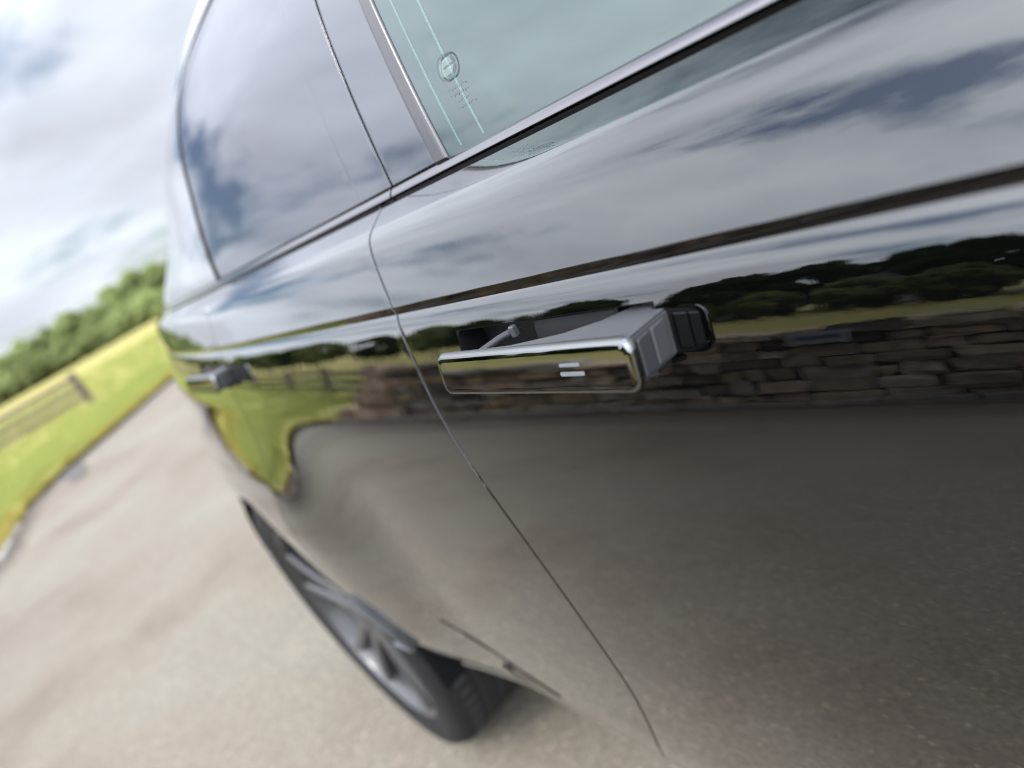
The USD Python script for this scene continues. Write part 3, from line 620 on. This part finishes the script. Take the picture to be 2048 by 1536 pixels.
# ---- door handles
def rrect(w, hgt, r, n=6):
    pts = []
    for cx, cy, a0 in ((w/2-r, hgt/2-r, 0), (-w/2+r, hgt/2-r, 90), (-w/2+r, -hgt/2+r, 180), (w/2-r, -hgt/2+r, 270)):
        pts += [(cx+r*math.cos(math.radians(a0+90*k/n)), cy+r*math.sin(math.radians(a0+90*k/n))) for k in range(n+1)]
    return np.array(pts)
def prism_plan(pts, z0, z1, r=.0015):
    """plan polygon (x, y) extruded upwards with chamfered rims"""
    p = Polygon(pts); pi = p.buffer(-r, join_style=2)
    if pi.geom_type != 'Polygon': pi = max(pi.geoms, key=lambda g: g.area)
    return cat([trimesh.creation.extrude_polygon(p, z1-z0-2*r).apply_translation([0, 0, z0+r]), trimesh.creation.extrude_polygon(pi, z1-z0).apply_translation([0, 0, z0])])
def handle(d, side, dy, xd_, front):
    def put(nm, m, mt, sm=False):
        m = m.copy(); m.vertices = m.vertices+np.array([xd_, dy, 0]); return obj(nm, mir(m, side), mt, d, smooth=sm)
    # plate: rounded, bevelled, leaning back like the door skin
    yc_, zc_, w, hh, XP = .3925, 1.1385, .218, .0325, -.0385
    rings = []
    for inset, out in ((0, .0055), (0, .0025), (.0007, .0009), (.0016, .0002), (.0028, 0.0), (.0055, -.00012)):
        rings.append((rrect(w-2*inset, hh-2*inset, .0085-inset*.8), out))
    V = []; n = len(rings[0][0]); tl = math.tan(math.radians(13.3))
    for rp, out in rings:
        for (a, b) in rp: V.append([XP+out+b*tl+.9*b*b, yc_+a, zc_+b])
    fcs = []
    for k in range(len(rings)-1):
        for i in range(n):
            j = (i+1) % n; fcs += [[k*n+i, (k+1)*n+i, (k+1)*n+j], [k*n+i, (k+1)*n+j, k*n+j]]
    bb = np.linspace(-hh/2+.0055, hh/2-.0055, 12); poly = Polygon(rings[-1][0]); gv = []
    for b in bb:
        seg = poly.intersection(LineString([(-1, b), (1, b)])); x0_, _, x1_, _ = seg.bounds if not seg.is_empty else (-.1, 0, .1, 0)
        for a in np.linspace(x0_, x1_, 14): gv.append([XP-.00012+b*tl+.9*b*b, yc_+a, zc_+b])
    face = trimesh.Trimesh(np.array(gv), quads(len(bb), 14), process=False)
    rim = trimesh.Trimesh(np.array(V), fcs, process=False)
    for m in (face, rim):
        if m.face_normals[:, 0].mean() > 0: m.faces = m.faces[:, ::-1]
    put('handle_plate', face, M['plate'], True); put('handle_plate_rim', rim, M['plate'], 40)
    def shear(m): m.vertices[:, 0] += (m.vertices[:, 2]-zc_)*tl; return m
    # grey body: a slim bar behind the plate that widens into the front arm
    Z0, Z1 = zc_-.0140, zc_+.0140
    put('handle_arm', shear(prism_plan([(-.0320, .2870), (.012, .2835), (.012, .318), (-.004, .335), (-.016, .362), (-.025, .410), (-.0285, .498), (-.0320, .499)], Z0, Z1, .0016)), M['silver'] if front else M['silver_dark'], 20)
    put('handle_end_insert', shear(rbox(-.0295, .2845, Z0+.003, -.0185, .2885, Z1-.003, .0008)), M['silver_dark'])
    put('handle_end_insert', shear(rbox(-.0170, .2838, Z0+.003, -.0040, .2880, Z1-.003, .0008)), M['silver'] if front else M['black_plastic'])
    put('handle_rim_gasket', shear(rbox(-.0335, .2880, Z0-.0005, -.0315, .4995, Z1+.0015, .0008)), M['rubber'])
    put('handle_carrier', shear(rbox(-.016, .290, Z0-.0055, .014, .325, Z0-.0005, .002)), M['black_plastic'])
    put('handle_link', tube([(-.028, .452, zc_+.0105), (-.006, .446, zc_+.0115), (.012, .441, zc_+.0105)], .0030, 10), M['silver_dark'], 40)
    put('handle_link_end', rbox(.001, .435, zc_+.007, .007, .441, zc_+.0165, .001), M['silver'])
    # recess
    pw, ph = (HY1-HY0), (HZ1-HZ0); pc = ((HY0+HY1)/2, (HZ0+HZ1)/2)
    outer, inner = rrect(pw+.006, ph+.004, .009), rrect(pw-.002, ph-.002, .008)
    Vg = []
    for rp, ox in ((outer, .0016), (outer, .0012), (inner, .0010), (inner, .034)):
        Vg += [[ox+(b)*tl, pc[0]+a, pc[1]+b] for a, b in rp]
    n = len(outer); fcs = []
    for k in range(3):
        for i in range(n):
            j = (i+1) % n; fcs += [[k*n+i, (k+1)*n+i, (k+1)*n+j], [k*n+i, (k+1)*n+j, k*n+j]]
    put('handle_recess', trimesh.Trimesh(np.array(Vg), fcs, process=False), M['liner'])
    back = rbox(.030, HY0-.01, HZ0-.012, .034, HY1+.01, HZ1+.012); put('handle_recess_back', back, M['pocket'])
    put('handle_recess_tray', shear(rbox(.010, .335, zc_-.014, .03, .425, zc_+.0155, .002)), M['pocket'])
    if front:                                             # touch marks on the plate
        def mark(y0, y1, z0, z1):
            p = Polygon(rrect(y1-y0, z1-z0, (z1-z0)*.45, 4)); m = trimesh.creation.extrude_polygon(p, .0004)
            m.apply_transform(np.array([[0, 0, 1, 0], [1, 0, 0, (y0+y1)/2], [0, 1, 0, (z0+z1)/2], [0, 0, 0, 1.]]))
            b = m.vertices[:, 2]-zc_; m.vertices[:, 0] += XP-.00012-.0003+b*tl+.9*b*b; return m
        put('lock_mark', mark(.3290, .3485, 1.1410, 1.1432), M['marks']); put('lock_mark', mark(.3265, .3495, 1.1350, 1.1376), M['marks'])
for side in (1, -1):
    fd, rd = doors[side]
    xh = section(1.1385)
    handle(fd, side, 0, xh, True); handle(rd, side, DH, xh+taper(1.39, 1.1385), False)

# ---- maker's etching in the corner of the front window
fd = doors[1][0]
def on_glass(poly, yc_, zc_, rot=0.0):
    m = trimesh.creation.extrude_polygon(poly, .0002); v = m.vertices.copy(); c, s = math.cos(rot), math.sin(rot)
    y = yc_+c*v[:, 0]-s*v[:, 1]; zz = zc_+s*v[:, 0]+c*v[:, 1]
    m.vertices = np.stack([gspl(zz)+taper(y, zz)-.0006-v[:, 2], y, zz], -1); return m
ell = Polygon(rrect(.0260, .0190, .0094, 12))
obj('glass_etching', on_glass(ell.difference(ell.buffer(-.0017)), .4765, HC+.052), M['etch'], fd)
inn = ell.buffer(-.0036); obj('glass_etching', on_glass(inn.difference(sbox(-.02, -.0008, .004, .0008)), .4765, HC+.052), M['etch_light'], fd)
dots = [sbox(-.012+.0016*k, -.0006+.0005*(k % 3), -.0110+.0016*k, .0006+.0004*(k % 2)) for k in range(15)]
from shapely.ops import unary_union
for k, zz in enumerate((.036, .031, .026, .021)):
    for dd_ in dots[k % 2::2]: pass
    mm = cat([on_glass(d_, .474-.002*k, HC+zz) for d_ in dots[k % 3::2]]); obj('glass_etching', mm, M['etch'], fd)

# ---- wheels
def wheel_parts(parent, yw, side, outer_x):
    R = .403
    prof = [(.292, .0), (.296, -.006), (.315, -.012), (.345, -.016), (.365, -.010), (.380, .006), (.3875, .026), (.39, .045), (.39, .24), (.386, .262), (.372, .278), (.345, .285), (.30, .27)]
    a = np.linspace(0, 2*np.pi, 97)[:-1]
    def lathe(pr, a=a):
        pr = np.array(pr)*[R/.39, 1]; V = np.stack([pr[:, None, 1]+0*a, pr[:, None, 0]*np.cos(a), pr[:, None, 0]*np.sin(a)], -1); n = len(a)
        f = []
        for i in range(len(pr)-1):
            for j in range(n):
                k = (j+1) % n; f += [[i*n+j, i*n+k, (i+1)*n+k], [i*n+j, (i+1)*n+k, (i+1)*n+j]]
        return trimesh.Trimesh(V.reshape(-1, 3), f, process=False)
    def put(par, nm, m, mt, sm=30):
        m = m.copy(); m.vertices = m.vertices+np.array([outer_x, yw, R]); m.fix_normals(); return obj(nm, mir(m, side), mt, par, smooth=sm)
    w = tag(UsdGeom.Xform.Define(stage, path_for('wheel', parent)).GetPrim())
    pr = CubicSpline(np.linspace(0, 1, len(prof)), np.array(prof))(np.linspace(0, 1, 60))
    ty = lathe(pr); 
    put(w, 'tyre', ty, M['tyre'])
    grooves = [lathe([(.3905, x), (.3905, x+.004)]) for x in (.075, .12, .165, .21)]
    blocks = []
    for k in range(72):
        aa = k*2*np.pi/72; b = rbox(.028, -.008, .3995, .058, .008, .4055, .002)
        b.apply_transform(trimesh.transformations.rotation_matrix(aa, [1, 0, 0])); blocks.append(b)
    put(w, 'tread', cat(grooves+blocks), M['rubber'], False)
    put(w, 'rim', lathe([(.300, .006), (.298, -.002), (.290, -.004), (.283, .004), (.278, .022), (.272, .05), (.268, .10)]), M['rim'])
    put(w, 'rim_barrel', lathe([(.27, .06), (.255, .16), (.10, .165), (.001, .16)]), M['rim_dark'])
    put(w, 'brake_disc', lathe([(.19, .125), (.19, .118), (.08, .118), (.001, .118)]), M['rim_dark'])
    put(w, 'hub_cap', lathe([(.001, .018), (.030, .019), (.040, .024), (.062, .034), (.070, .06)]), M['rim'])
    for k in range(5):
        for s in (-1, 1):
            a0 = k*2*np.pi/5+.35; ps = []
            for rr, off, xx, wd, th in ((.05, .020, .030, .022, .05), (.14, .030, .020, .017, .045), (.22, .046, .010, .015, .04), (.286, .066, .004, .017, .035)):
                c = np.array([0, rr, s*off]); ps.append([(xx+.006, c[1], c[2]-wd), (xx, c[1], c[2]-wd*.6), (xx, c[1], c[2]+wd*.6), (xx+.006, c[1], c[2]+wd), (xx+th, c[1], c[2]+wd*.8), (xx+th, c[1], c[2]-wd*.8)])
            V = np.array(ps).reshape(-1, 3); n = 6; f = []
            for i in range(3):
                for j in range(n):
                    kk = (j+1) % n; f += [[i*n+j, i*n+kk, (i+1)*n+kk], [i*n+j, (i+1)*n+kk, (i+1)*n+j]]
            m = trimesh.Trimesh(V, f, process=False); m.apply_transform(trimesh.transformations.rotation_matrix(a0, [1, 0, 0])); put(w, 'spoke', m, M['rim'], 35)
for side in (1, -1):
    wheel_parts(suv, 1.70, side, .272); wheel_parts(suv, -1.37, side, .312)
    for yc_ in (ARC_Y, -1.37):
        a = np.linspace(.40, np.pi-.02, 40); xs2 = np.array([.262, .80]); 
        V = np.stack([xs2[:, None]+0*a, yc_+(ARC_R+.004)*np.cos(a)[None]+0*xs2[:, None], ARC_Z+(ARC_R+.004)*np.sin(a)[None]+0*xs2[:, None]], -1)
        obj('wheel_arch_liner', mir(trimesh.Trimesh(V.reshape(-1, 3), quads(2, len(a)), process=False), side), M['liner'], suv, smooth=30)
